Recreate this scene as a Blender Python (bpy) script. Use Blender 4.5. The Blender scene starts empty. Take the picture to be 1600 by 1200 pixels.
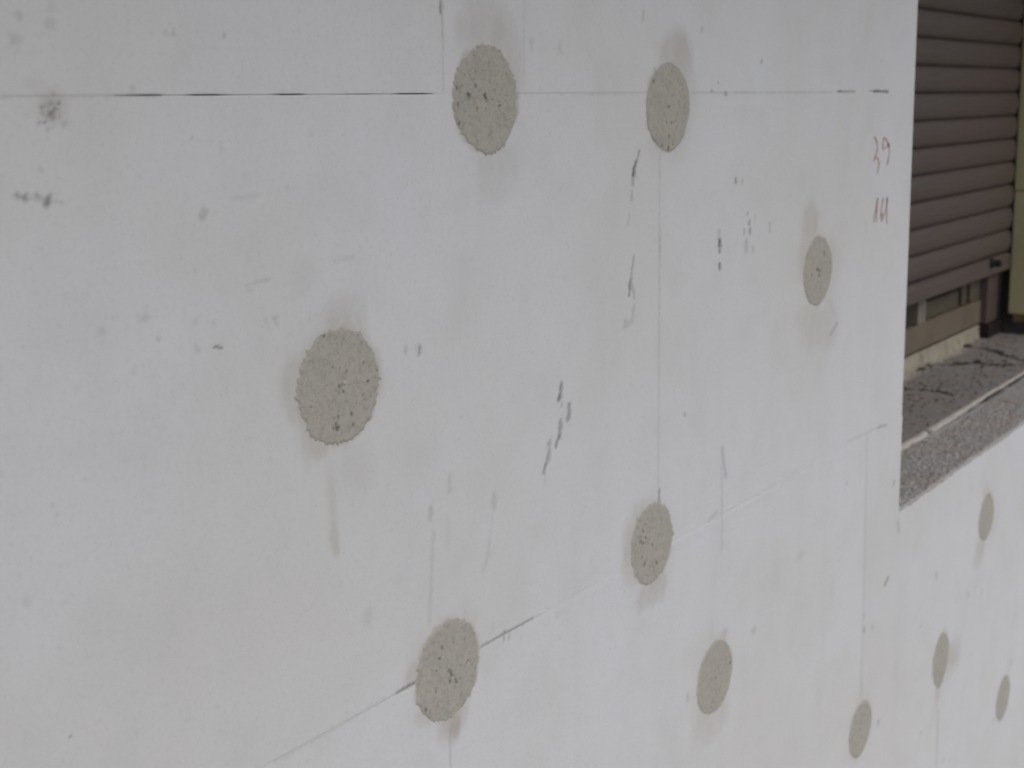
import bpy, math, random
import numpy as np
from mathutils import Matrix, Vector
sc = bpy.context.scene
H = 1.6                      # height of the upper panel joint above the ground (about eye level)

# ------------------------------------------------------------------ camera
cam_d = bpy.data.cameras.new('camera'); cam = bpy.data.objects.new('camera', cam_d)
sc.collection.objects.link(cam); sc.camera = cam
f_px, pitch, yaw, roll = 2077.246, 0.203695, 0.938457, -0.0218405
cp, sp, cy, sy = math.cos(pitch), math.sin(pitch), math.cos(yaw), math.sin(yaw)
F = Vector((sy*cp, cy*cp, -sp)); Rt = Vector((cy, -sy, 0)); Up = Rt.cross(F)
r2 = Rt*math.cos(roll)+Up*math.sin(roll); u2 = -Rt*math.sin(roll)+Up*math.cos(roll)
M = Matrix((r2, u2, -F)).transposed().to_4x4()
M.translation = Vector((-0.861594, -0.709464, H-0.014065))
cam.matrix_world = M
cam_d.sensor_width = 36.0; cam_d.lens = f_px/1600*36.0
cam_d.clip_start = .02; cam_d.clip_end = 500
cam_d.dof.use_dof = True; cam_d.dof.focus_distance = 1.15; cam_d.dof.aperture_fstop = 10

# ------------------------------------------------------------------ sky, sun, exposure
SUN_EL, SUN_AZ = 42, 190     # degrees; azimuth from +Y clockwise
w = bpy.data.worlds.new('World'); sc.world = w; w.use_nodes = True
nt = w.node_tree; bg = nt.nodes['Background']
sky = nt.nodes.new('ShaderNodeTexSky'); sky.sky_type = 'NISHITA'; sky.sun_disc = False
sky.sun_elevation = math.radians(SUN_EL); sky.sun_rotation = math.radians(SUN_AZ)
sky.air_density = 1.0; sky.dust_density = 2.0; sky.ozone_density = 1.0
hs = nt.nodes.new('ShaderNodeHueSaturation'); hs.inputs['Saturation'].default_value = .62
nt.links.new(sky.outputs[0], hs.inputs['Color']); nt.links.new(hs.outputs[0], bg.inputs[0])
bg.inputs[1].default_value = .1
sun_d = bpy.data.lights.new('sun', 'SUN'); sun = bpy.data.objects.new('sun', sun_d)
sc.collection.objects.link(sun)
sun_d.energy = .9; sun_d.angle = math.radians(40); sun_d.color = (1, .98, .972)
a, e = math.radians(SUN_AZ), math.radians(SUN_EL)
sd = Vector((math.sin(a)*math.cos(e), math.cos(a)*math.cos(e), math.sin(e)))
sun.rotation_euler = (-sd).to_track_quat('-Z', 'Y').to_euler()
sc.view_settings.view_transform = 'Standard'; sc.view_settings.look = 'None'
sc.view_settings.gamma = 1; sc.view_settings.use_curve_mapping = False
sc.view_settings.exposure = -0.06
sc.render.engine = 'CYCLES'
sc.cycles.pixel_filter_type = 'BLACKMAN_HARRIS'; sc.cycles.filter_width = 2.0

# ------------------------------------------------------------------ traced positions, metres on the wall (x along it, z from the joint)
STROKES=[([(-0.3881,-0.0587),(-0.3879,-0.0587)],2,0.55,0.6),([(-0.3831,-0.0605),(-0.3829,-0.0606)],2.4,0.7,0.6),([(-0.375,-0.0592),(-0.3748,-0.0592)],2,0.5,0),([(-0.3734,-0.0612),(-0.3732,-0.0612)],1.6,0.288,0),([(-0.3677,-0.0623),(-0.3675,-0.0623)],2.6,0.75,0.6),([(-0.362,-0.0639),(-0.3617,-0.0639)],1.6,0.252,0),([(-0.3907,-0.0582),(-0.3787,-0.0605),(-0.3677,-0.0623),(-0.3575,-0.065)],1.4,0.22,0.0),([(-0.2445,-0.1723),(-0.2371,-0.1744)],1.0,0.85,0.4),([(-0.0226,-0.2076),(-0.0229,-0.2119)],2.6,0.6,0.6),([(-0.0275,-0.2057),(-0.0276,-0.2079)],1.5,0.216,0),([(-0.0405,-0.2037),(-0.0408,-0.208)],2.2,0.2304,0),([(-0.1852,-0.1602),(-0.1848,-0.1602)],3,0.216,0),([(-0.1948,-0.1603),(-0.1944,-0.1603)],2.5,0.144,0),([(-0.3018,-0.1428),(-0.3015,-0.1428)],3.2,0.2016,0),([(-0.3065,-0.1425),(-0.3062,-0.1426)],2,0.108,0),([(-0.3365,-0.1484),(-0.3362,-0.1484)],2.8,0.18,0),([(-0.2923,-0.1601),(-0.292,-0.1601)],2,0.288,0),([(-0.314,-0.1778),(-0.3138,-0.1778)],3,0.12240000000000001,0),([(-0.2461,-0.0782),(-0.2463,-0.0808)],3.2,0.3024,0),([(-0.1662,-0.0664),(-0.1659,-0.0665)],1.7,0.252,0),([(-0.1377,-0.0291),(-0.1373,-0.0291)],2,0.18,0),([(-0.3758,0.0463),(-0.3756,0.0463)],3,0.252,0),([(-0.3799,0.0323),(-0.3797,0.0323)],4.5,0.216,0),([(-0.3552,0.0427),(-0.355,0.0427)],3.5,0.18,0),([(-0.3531,0.0539),(-0.3534,0.0509)],3,0.1008,0),([(-0.2618,0.0396),(-0.2616,0.0396)],2,0.252,0),([(-0.2671,0.0395),(-0.2669,0.0395)],2,0.144,0),([(-0.2175,0.0397),(-0.2172,0.0398)],1.6,0.288,0),([(-0.2974,0.0043),(-0.2977,0.0011)],2.2,0.2016,0),([(-0.2601,-0.1525),(-0.2598,-0.1525)],2,0.144,0),([(-0.2448,-0.1555),(-0.2445,-0.1556)],2.4,0.15839999999999999,0),([(-0.2599,-0.1699),(-0.2602,-0.1726)],2.6,0.144,0),([(-0.3592,-0.1803),(-0.3589,-0.1804)],2,0.072,0),([(-0.3716,-0.0436),(-0.3713,-0.0436)],2,0.144,0),([(-0.3753,-0.0909),(-0.3751,-0.0909)],1.6,0.144,0),([(-0.2517,-0.0281),(-0.2514,-0.0281)],1.4,0.18,0),([(-0.2268,-0.0353),(-0.2272,-0.0397)],2,0.0936,0),([(-0.3876,-0.407),(-0.3873,-0.4071)],1,0.5,0),([(-0.3355,-0.4263),(-0.3352,-0.4264)],2,0.108,0),([(-0.41,-0.3073),(-0.4098,-0.3074)],3,0.15839999999999999,0),([(-0.4198,-0.3146),(-0.4196,-0.3147)],2,0.08639999999999999,0),([(-0.3846,-0.2517),(-0.3844,-0.2518)],1.4,0.216,0),([(-0.3816,-0.2588),(-0.3814,-0.2589)],1.4,0.216,0),([(-0.1006,-0.4177),(-0.1011,-0.4243)],5,0.1152,0),([(0.6196,0.0358),(0.6197,0.0343)],2,0.45,0),([(0.4709,0.0673),(0.4716,0.0673)],3,0.28,0),([(0.3451,0.0793),(0.3451,0.0718)],2,0.28,0),([(0.1936,0.0436),(0.1934,0.0378)],3.5,0.144,0),([(0.1473,0.0463),(0.1471,0.0385)],3,0.144,0),([(0.1903,-0.0886),(0.1908,-0.0886)],1.3,0.216,0),([(0.3176,-0.2999),(0.3182,-0.3001)],3,0.08639999999999999,0),([(0.4364,-0.3561),(0.4364,-0.3576)],1.8,0.45,0),([(0.5096,0.0096),(0.5104,0.0097)],1.4,0.5,0),([(0.4945,0.0006),(0.4952,0.0006)],1.8,0.7,0.6),([(0.5285,-0.0009),(0.5286,-0.0023)],1.9,0.85,0.6),([(0.5568,-0.0978),(0.5569,-0.1038)],1.6,0.8,0.6),([(0.5734,-0.101),(0.5735,-0.1039)],1.6,0.4,0),([(0.5882,-0.141),(0.5882,-0.1425)],1.8,0.6,0.6),([(0.5936,-0.152),(0.5937,-0.1551)],1.8,0.65,0.6),([(0.5956,-0.1598),(0.5958,-0.1659)],1.8,0.7,0.6),([(0.5803,-0.16),(0.5804,-0.1646)],1.6,0.45,0),([(0.5858,-0.1734),(0.5862,-0.1872)],3,0.28,0),([(0.605,-0.1829),(0.6052,-0.1891)],2.2,0.22,0),([(0.6089,-0.1448),(0.6091,-0.1509)],2,0.15,0),([(0.6503,-0.1589),(0.6506,-0.1667)],2.2,0.32,0),([(0.5163,-0.1561),(0.5164,-0.1591)],2.6,0.3,0),([(0.5181,-0.1673),(0.5183,-0.1732)],2.8,1.0,0.6),([(0.5183,-0.1762),(0.5184,-0.1806)],2.4,0.7,0.6),([(0.5187,-0.194),(0.5189,-0.1999)],2.4,0.85,0.6),([(-0.0158,-0.3494),(-0.0162,-0.3562)],3,0.2736,0),([(0.0109,-0.3277),(0.0103,-0.3392)],3.2,0.1872,0),([(0.0751,-0.3614),(0.0747,-0.3711)],3.4,0.216,0),([(0.0074,-0.3618),(0.0059,-0.3909)],3,0.0576,0),([(0.9235,-0.556),(0.9248,-0.5563)],2,0.25,0),([(1.119,-0.6005),(1.1196,-0.6069)],2.4,0.35,0),([(1.0114,-0.8089),(1.012,-0.8154)],2.6,0.5,0),([(1.0466,-0.8177),(1.047,-0.8221)],2.2,0.3,0),([(0.9862,-0.7858),(0.9864,-0.788)],2,0.2,0),([(1.0068,-0.7854),(1.0072,-0.7897)],2,0.25,0),([(1.0874,-0.9951),(1.0881,-1.0021)],2.8,0.35,0),([(1.3458,-0.821),(1.3474,-0.8332)],2.6,0.3,0),([(1.5374,-0.9207),(1.5382,-0.926)],3,0.25,0),([(1.622,-0.9385),(1.6238,-0.9494)],2.6,0.15,0),([(1.2794,-0.8897),(1.2803,-0.897)],3,0.1,0),([(1.435,-1.2104),(1.4357,-1.2159)],2.6,0.25,0),([(1.3013,-1.1014),(1.3019,-1.1065)],2.4,0.18,0),([(0.7641,-0.6215),(0.7651,-0.6218)],6,0.13,0),([(0.624,-0.6778),(0.6242,-0.6831)],4,0.22,0),([(0.4462,-0.7013),(0.4462,-0.7078)],3,0.22,0),([(1.8606,-1.1711),(1.8624,-1.1804)],2.4,0.2,0),([(0.9652,-0.1816),(0.9665,-0.1962)],2.2,0.1,0),([(1.0034,0.0417),(1.0046,0.0418)],2,0.2,0),([(0.2123,-0.6336),(0.2122,-0.6364)],2,0.08639999999999999,0),([(0.2494,-0.6485),(0.2493,-0.6514)],2,0.08639999999999999,0),([(0.174,-0.5073),(0.1739,-0.5113)],3,0.108,0),([(0.068,-0.4856),(0.0685,-0.4858)],4,0.0936,0),([(0.0928,-0.5024),(0.0926,-0.5075)],2,0.288,0),([(0.0857,-0.498),(0.0856,-0.5006)],2,0.55,0.6),([(-0.2112,-0.133),(-0.1988,-0.1317),(-0.188,-0.1311)],1.3,0.17,0.0),([(-0.1204,-0.125),(-0.0988,-0.1238)],1.4,0.15,0.0),([(-0.2181,-0.0705),(-0.1957,-0.0706)],1.4,0.14,0.0),([(-0.2098,-0.1373),(-0.2049,-0.1379)],1.5,0.15,0.0),([(0.337,-0.0588),(0.3331,-0.0678),(0.3279,-0.0792)],1.2,0.9,0.5),([(0.3305,-0.0709),(0.3279,-0.0753),(0.3254,-0.083)],2.6,1.0,0.8),([(0.3253,-0.0843),(0.324,-0.092)],2.0,0.45,0.0),([(0.3227,-0.0997),(0.3214,-0.1075)],1.8,0.35,0),([(0.3175,-0.1222),(0.3136,-0.133)],1.8,0.2,0.0),([(0.3249,-0.1657),(0.3209,-0.1819),(0.3183,-0.1916)],1.5,0.5,0.0),([(0.3196,-0.1891),(0.317,-0.1968)],2.6,0.75,0.5),([(0.3183,-0.1969),(0.3156,-0.206)],1.7,0.85,0.4),([(0.3221,-0.1954),(0.3259,-0.21)],1.5,0.4,0.0),([(0.3246,-0.2192),(0.3219,-0.231),(0.3077,-0.2385)],2.6,0.22,0.0),([(0.3091,-0.2306),(0.3052,-0.2381)],2.2,0.25,0.0),([(0.1877,-0.2779),(0.1863,-0.2878),(0.1829,-0.2922)],2.8,0.75,0.4),([(0.1863,-0.2878),(0.184,-0.2912)],3,0.9,0.4),([(0.1884,-0.2946),(0.1883,-0.2984)],2,0.3,0.0),([(0.2007,-0.2995),(0.2004,-0.3136)],3.0,0.62,0.3),([(0.2005,-0.3079),(0.1981,-0.3145)],3,0.6,0.0),([(0.1857,-0.3145),(0.1842,-0.3284)],3.2,0.55,0.3),([(0.1842,-0.3271),(0.182,-0.3292)],3,0.75,0.0),([(0.1797,-0.3313),(0.1773,-0.3372)],2.2,0.75,0.3),([(0.1664,-0.3297),(0.1638,-0.3451)],3.5,0.4,0.0),([(0.165,-0.3409),(0.1616,-0.3471)],3.2,0.55,0.0),([(0.1593,-0.3498),(0.1558,-0.358)],2.0,0.7,0.3),([(0.1579,-0.361),(0.1576,-0.3725)],1.6,0.12,0.0),([(-0.0135,-0.3708),(-0.0167,-0.399),(-0.023,-0.45)],2.6,0.14,0.0),([(0.0666,-0.399),(0.063,-0.4164),(0.0567,-0.4269)],2.5,0.14,0.0),([(0.0748,-0.3674),(0.0652,-0.4109)],1.6,0.1,0.0),([(0.5286,-0.4161),(0.534,-0.4331),(0.5395,-0.4544)],2.6,0.3,0.0),([(0.5286,-0.4161),(0.5315,-0.5453)],2.2,0.15,0.0),([(0.5171,-0.4928),(0.4975,-0.4972)],2.5,0.2,0.0),([(1.1095,-0.7579),(1.0962,-0.7645)],2.6,0.75,0.3),([(0.8687,-0.3141),(0.8495,-0.3256)],2.8,0.3,0.0),([(1.7729,-1.2605),(1.7478,-1.2673)],2.6,0.3,0.0),([(0.019,0.0748),(0.0185,0.0647)],1.3,0.8,0.3),([(0.0194,0.0647),(0.02,0.0444)],1.1,0.3,0.0),([(1.0761,-0.5005),(1.0412,-0.4973)],2.4,0.38,0.0),([(1.0359,-0.4962),(0.9236,-0.4938)],2,0.14,0.0),([(-0.0694,-0.4993),(-0.0439,-0.4995)],1.3,0.75,0.3),([(0.0497,-0.4995),(0.098,-0.4997),(0.132,-0.4994)],1.5,0.5,0.2),([(0.0857,-0.498),(0.0844,-0.5053)],1.6,0.45,0.0),([(-0.0858,-0.4993),(-0.2121,-0.5013)],2.0,0.12,0.0),([(0.996,-0.5095),(1.0031,-0.6508),(1.0068,-0.7854),(1.0079,-0.9231)],2.6,0.13,0.0),([(0.9951,-0.4995),(0.9986,-0.5396)],2.0,0.15,0.0),([(0.0002,-0.5621),(-0.0017,-0.599)],1.6,0.25,0.0),([(1.3918,-1.0974),(1.3963,-1.2128)],3,0.18,0.0),([(0.3791,-0.0631),(0.3782,-0.2402),(0.3757,-0.4409)],1.7,0.15,0.0),([(0.3793,-0.1506),(0.3794,-0.1711)],1.6,0.3,0.0),([(0.3785,-0.4305),(0.3771,-0.4449)],2.2,0.6,0.0),([(0.0224,0.075),(0.0187,0.0016)],1.1,0.2,0.0),([(0.1376,0.0808),(0.134,0.0031)],1.2,0.1,0.0),([(0.8529,-0.0002),(0.9081,-0.0003)],1.6,0.5,0.2),([(0.9806,-0.0005),(1.0348,-0.0006)],1.8,0.9,0.3),([(-0.3936,-0.0004),(-0.2814,-0.0002)],0.9,0.22,0.0),([(0.122,-0.0003),(0.3539,-0.0004)],0.9,0.24,0.0),([(0.4471,-0.0007),(0.8316,-0.001)],0.9,0.3,0.0),([(-0.3117,-0.0),(-0.2761,0.0)],0.8,0.5,0.0),([(1.1434,-0.6734),(1.1481,-0.6907)],3,0.3,0.0),([(0.1784,-0.5587),(0.1865,-0.5616)],2,0.05,0.0),([(0.2078,-0.5609),(0.2161,-0.5639)],2,0.05,0.0),([(0.2382,-0.5632),(0.2469,-0.5663)],2,0.05,0.0),([(0.2697,-0.5656),(0.2787,-0.5687)],2,0.05,0.0),([(0.3024,-0.5681),(0.3118,-0.5713)],2,0.05,0.0),([(0.3364,-0.5707),(0.3461,-0.5739)],2,0.05,0.0),([(-0.36,-0.0128),(-0.3598,-0.0128)],1.0168465940885447,0.26063201399109415,0),([(-0.3587,-0.0126),(-0.3584,-0.0126)],1.4343640344701751,0.6201809405983234,0.6),([(-0.3616,-0.0078),(-0.3614,-0.0078)],1.1293440065398508,0.2956846013111376,0),([(-0.3593,-0.0126),(-0.359,-0.0126)],0.8715203460631331,0.6709902525712241,0.6),([(-0.358,-0.0042),(-0.3578,-0.0042)],1.3403582708343729,0.2717094579895411,0),([(-0.3649,-0.0162),(-0.3646,-0.0162)],1.2855157671029742,0.6418593431965388,0.6),([(-0.3586,-0.0096),(-0.3584,-0.0096)],1.1846815069759038,0.5686805826065893,0.6),([(-0.3647,-0.0106),(-0.3645,-0.0106)],1.078870310068116,0.24173170769243238,0),([(-0.3544,-0.0075),(-0.3542,-0.0075)],1.1381110956696432,0.3024707729971175,0),([(-0.3552,-0.0079),(-0.355,-0.0079)],1.405853791903032,0.6392176352894539,0.6),([(-0.3663,-0.0105),(-0.3661,-0.0105)],1.1791299777519915,0.3401403889804724,0),([(-0.3607,-0.0138),(-0.3605,-0.0139)],1.3500738549076965,0.22845267909280753,0),([(-0.3547,-0.0126),(-0.3545,-0.0126)],0.9243465692929749,0.5138487179517688,0.6),([(-0.3659,-0.0114),(-0.3657,-0.0114)],1.49782309933769,0.2723251663679948,0),([(-0.3647,-0.0122),(-0.3645,-0.0122)],1.2061319854328152,0.2955757924683887,0),([(-0.3647,-0.0162),(-0.3645,-0.0162)],0.9565351225997936,0.5234115934333567,0.6),([(-0.3606,-0.0097),(-0.3604,-0.0097)],0.7492881936321406,0.28191439878876423,0),([(-0.3611,-0.0051),(-0.3608,-0.0051)],0.8899337358602607,0.31134729466705957,0),([(-0.3584,-0.015),(-0.3582,-0.015)],0.7342489502256156,0.5789167525846073,0.6),([(-0.3535,-0.0046),(-0.3533,-0.0046)],1.2879023651791406,0.6839470366451804,0.6),([(-0.3589,-0.0112),(-0.3587,-0.0112)],1.4728054055744983,0.6100957740900594,0.6),([(-0.3687,-0.016),(-0.3685,-0.016)],1.1964083771708234,0.6271711202793011,0.6),([(-0.3632,-0.0134),(-0.363,-0.0134)],1.0553137915849407,0.25529403644810345,0),([(-0.3705,-0.0178),(-0.3703,-0.0178)],0.9650457833593491,0.21870618230579458,0),([(-0.3577,-0.0116),(-0.3574,-0.0116)],1.326996539857084,0.32046458887449913,0),([(-0.3629,-0.0126),(-0.3626,-0.0126)],1.485398919625501,0.3380983255502625,0),([(-0.362,-0.0122),(-0.3618,-0.0122)],0.7442165001459206,0.2645770381354841,0),([(-0.3608,-0.0087),(-0.3606,-0.0087)],0.7327138933314683,0.35731227332210197,0),([(-0.3637,-0.0253),(-0.3635,-0.0253)],0.7978186061075356,0.5116966345694881,0.6),([(-0.3611,-0.0065),(-0.3609,-0.0065)],1.4901259076610889,0.35359544535063614,0),([(-0.3602,-0.0151),(-0.36,-0.0151)],0.7294953478518813,0.33731163692272154,0),([(-0.3631,-0.0196),(-0.3628,-0.0196)],1.3648376954538808,0.3595909592364766,0),([(-0.3592,-0.0115),(-0.359,-0.0115)],0.8939112992625065,0.27592286204119687,0),([(-0.3599,-0.0192),(-0.3597,-0.0192)],0.8133614142239932,0.23076683283310637,0),([(-0.3572,-0.0085),(-0.357,-0.0085)],1.4924565706831754,0.33205307499523085,0),([(-0.357,-0.0073),(-0.3568,-0.0073)],1.3326861781916168,0.5978905142560698,0.6),([(-0.3618,-0.0109),(-0.3616,-0.0109)],0.8687370355720978,0.6495224910149122,0.6),([(-0.3542,-0.0053),(-0.354,-0.0053)],0.9692716675770561,0.5627635999656588,0.6),([(-0.3598,-0.0051),(-0.3596,-0.0051)],1.3518609369992562,0.5112095571018397,0.6),([(-0.3629,-0.0055),(-0.3626,-0.0055)],0.9146392365606463,0.6691199850803072,0.6),([(-0.3606,-0.0103),(-0.3604,-0.0104)],1.4768706219201144,0.6847095269795089,0.6),([(-0.3627,-0.0097),(-0.3625,-0.0097)],1.4191757775518048,0.25275824282202297,0),([(-0.3539,-0.0097),(-0.3537,-0.0097)],0.748386489570617,0.26417249684111466,0),([(-0.3652,-0.0067),(-0.365,-0.0067)],1.2971956455929643,0.6709923785640068,0.6),([(-0.3622,-0.0111),(-0.362,-0.0111)],1.4378895947739034,0.21977575981380484,0),([(-0.3584,-0.0094),(-0.3582,-0.0094)],1.347897873936709,0.6131878923806089,0.6),([(-0.3574,0.0006),(-0.3572,0.0006)],1.3,0.6,0.6),([(-0.3511,-0.0171),(-0.3509,-0.0171)],1.8,0.252,0),([(-0.3769,-0.0113),(-0.3767,-0.0113)],2.2,0.108,0)]
HAZE=[(-0.1281,-0.2147,0.058,0.0751,0.26,0.35),(-0.1174,-0.1636,0.0356,0.0208,0.2,0.5),(-0.104,-0.2922,0.0313,0.0418,0.16,0.3),(-0.1359,-0.3056,0.0093,0.0451,0.26,0.3),(-0.1356,-0.3424,0.0086,0.0155,0.3,0.2),(-0.1335,-0.3536,0.0057,0.0073,0.3,0.2),(-0.1514,-0.1324,0.0201,0.0191,0.12,0.4),(-0.1236,-0.2216,0.06,0.0543,0.3,0.82),(-0.1197,-0.1758,0.032,0.0298,0.15,0.3),(0.0846,0.0355,0.0479,0.0591,0.24,0.3),(0.0451,0.0529,0.0105,0.0156,0.2,0.1),(0.1076,0.0251,0.0286,0.0384,0.2,0.5),(0.0766,0.0619,0.0363,0.0212,0.16,0.5),(0.0897,-0.0686,0.0378,0.0279,0.16,0.5),(0.4046,0.039,0.0466,0.0295,0.36,0.4),(0.4049,-0.0172,0.0663,0.0633,0.26,0.3),(0.4297,0.0228,0.0197,0.0401,0.28,0.5),(0.7715,-0.1645,0.0368,0.0234,0.3,0.5),(0.7866,-0.2119,0.0541,0.0595,0.3,0.4),(0.8139,-0.3142,0.0691,0.0398,0.24,0.5),(0.7624,-0.2896,0.037,0.0189,0.18,0.5),(0.805,-0.2394,0.0723,0.0604,0.2,0.5),(0.3367,-0.4818,0.0355,0.0453,0.42,0.4),(0.3616,-0.4964,0.0648,0.061,0.25,0.3),(0.3616,-0.545,0.0368,0.0196,0.3,0.5),(0.0003,-0.5034,0.0577,0.0601,0.4,0.35),(-0.0452,-0.4907,0.0185,0.0174,0.4,0.5),(0.0087,-0.5593,0.0101,0.0148,0.7,0.2),(0.0093,-0.547,0.0276,0.0307,0.35,0.5),(-0.0327,-0.5333,0.0225,0.0149,0.3,0.5),(0.5096,-0.7022,0.0644,0.0678,0.2,0.4),(0.5392,-0.6573,0.0121,0.0102,0.3,0.5),(1.007,-0.9755,0.06,0.0649,0.16,0.5),(0.5057,-0.7617,0.0476,0.0257,0.16,0.5),(1.4031,-0.9717,0.0328,0.0438,0.4,0.2),(1.4655,-1.0125,0.0459,0.0424,0.35,0.1),(1.4453,-1.0228,0.0529,0.0449,0.35,0.1),(1.3839,-1.0632,0.0291,0.0391,0.4,0.2),(1.3709,-1.0953,0.0288,0.0288,0.16,0.2),(1.6179,-0.7441,0.0331,0.0197,0.2,0.5),(1.589,-0.8565,0.0369,0.032,0.28,0.5),(1.6355,-0.8019,0.0715,0.0642,0.15,0.5),(1.8132,-1.2365,0.0631,0.0647,0.14,0.5),(1.86,-1.168,0.0298,0.0308,0.1,0.5),(0.2561,-0.2102,0.0359,0.097,0.06,0.1),(0.2341,-0.3112,0.026,0.0526,0.05,0.1),(-0.3606,-0.0078,0.0144,0.0152,0.35,0.3),(-0.0096,-0.1056,0.0133,0.0316,0.06,0.1),(0.0861,-0.0407,0.0562,0.033,0.1,0.5),(-0.3714,0.0073,0.0088,0.0059,0.15,0.5),(0.5878,-0.0267,0.0504,0.0147,0.06,0.5),(0.2815,-0.1163,0.0243,0.0383,0.08,0.5)]
PATCHES=[(0.0775,-0.0055,0.0459,1.0,[(0.0757,-0.0023,2.0),(0.0531,-0.0022,2.2),(0.0624,0.0058,1.3),(0.037,-0.0089,1.8),(0.038,-0.0248,1.8),(0.0359,0.0047,1.6),(0.0643,-0.013,1.2),(0.0458,0.0294,1.2),(0.0967,-0.0106,1)]),(0.3968,-0.0151,0.0459,0.35,[(0.3968,-0.0457,1.5),(0.3955,-0.0583,2.5),(0.3832,-0.0546,2),(0.3644,0.0112,2.2),(0.4022,-0.0324,1.3),(0.3912,-0.0302,1.2),(0.4051,-0.0546,1.3)]),(-0.1215,-0.2225,0.0459,1.0,[(-0.126,-0.256,2.0),(-0.1279,-0.2525,1.2),(-0.1247,-0.2475,1.2),(-0.1084,-0.2571,1.4),(-0.1093,-0.248,1.4),(-0.1363,-0.1803,1.6),(-0.1548,-0.2334,1),(-0.089,-0.2247,1.2),(-0.0933,-0.2094,1.0),(-0.1169,-0.2198,1.1),(-0.0774,-0.211,1.4),(-0.0778,-0.2173,1.3),(-0.1128,-0.2123,0.9),(-0.1182,-0.2277,1.0),(-0.131,-0.255,1)]),(0.8004,-0.2329,0.0459,0.4,[(0.818,-0.2116,2.6),(0.796,-0.2307,2.6),(0.8067,-0.2336,1.8),(0.7777,-0.2363,1.9),(0.8029,-0.2392,2.1)]),(0.3615,-0.4889,0.0459,0.7,[(0.3422,-0.4695,1.9),(0.3367,-0.4804,2.2),(0.3477,-0.4783,1.7),(0.3422,-0.4834,1.9),(0.3716,-0.5142,2.0),(0.3449,-0.5078,2.4),(0.3394,-0.4973,1.5),(0.3367,-0.4745,1.5)]),(0.0002,-0.5046,0.0459,0.8,[(-0.0334,-0.5294,2.0),(0.0038,-0.5077,1.5),(0.0045,-0.5111,1.5),(0.0015,-0.5167,1.7),(0.0115,-0.5211,1.4),(0.0098,-0.5174,1.2),(-0.0186,-0.5188,1.4),(-0.0175,-0.5156,1),(-0.0076,-0.4804,1.3),(0.0167,-0.5487,1.3),(0.0291,-0.5065,1.5),(0.0459,-0.4981,2),(-0.0167,-0.4989,1),(-0.0117,-0.4898,1.2)]),(0.516,-0.7046,0.0459,0.3,[(0.5559,-0.6998,2.0),(0.5053,-0.7403,1.2)]),(1.01,-0.9767,0.0459,0.4,[(1.0214,-0.9575,2.4),(0.9674,-0.9987,1.5)]),(1.6264,-0.7944,0.0459,0.2,[]),(1.3928,-0.9987,0.0529,0.5,[(1.3868,-1.0322,2.4),(1.3944,-0.9846,1.6)]),(1.8132,-1.2365,0.0477,0.3,[])]
DIGITS={'39':[[(0.9862,-0.0624),(0.994,-0.068),(0.9997,-0.0762),(0.9979,-0.0834),(0.9913,-0.0921)],[(0.9845,-0.0972),(0.9938,-0.0922),(1.0063,-0.0945),(1.0073,-0.1054),(1.0009,-0.116)],[(1.0452,-0.0796),(1.0339,-0.0683),(1.0233,-0.0635),(1.0193,-0.0733),(1.0201,-0.0815),(1.0325,-0.0801),(1.042,-0.0731),(1.0457,-0.0851),(1.0443,-0.0961),(1.04,-0.1051)]],'161':[[(0.9923,-0.1846),(1.0006,-0.1669),(1.0065,-0.15)],[(1.0065,-0.15),(1.0056,-0.1673),(1.0047,-0.1847)],[(1.0293,-0.1514),(1.023,-0.1658),(1.0216,-0.1777),(1.0248,-0.1844),(1.0297,-0.183),(1.0318,-0.1776),(1.0263,-0.1734),(1.0216,-0.1777)],[(1.0342,-0.1768),(1.0431,-0.1626),(1.0446,-0.1515)],[(1.0446,-0.1515),(1.044,-0.1719),(1.0458,-0.1898)]]}


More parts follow.
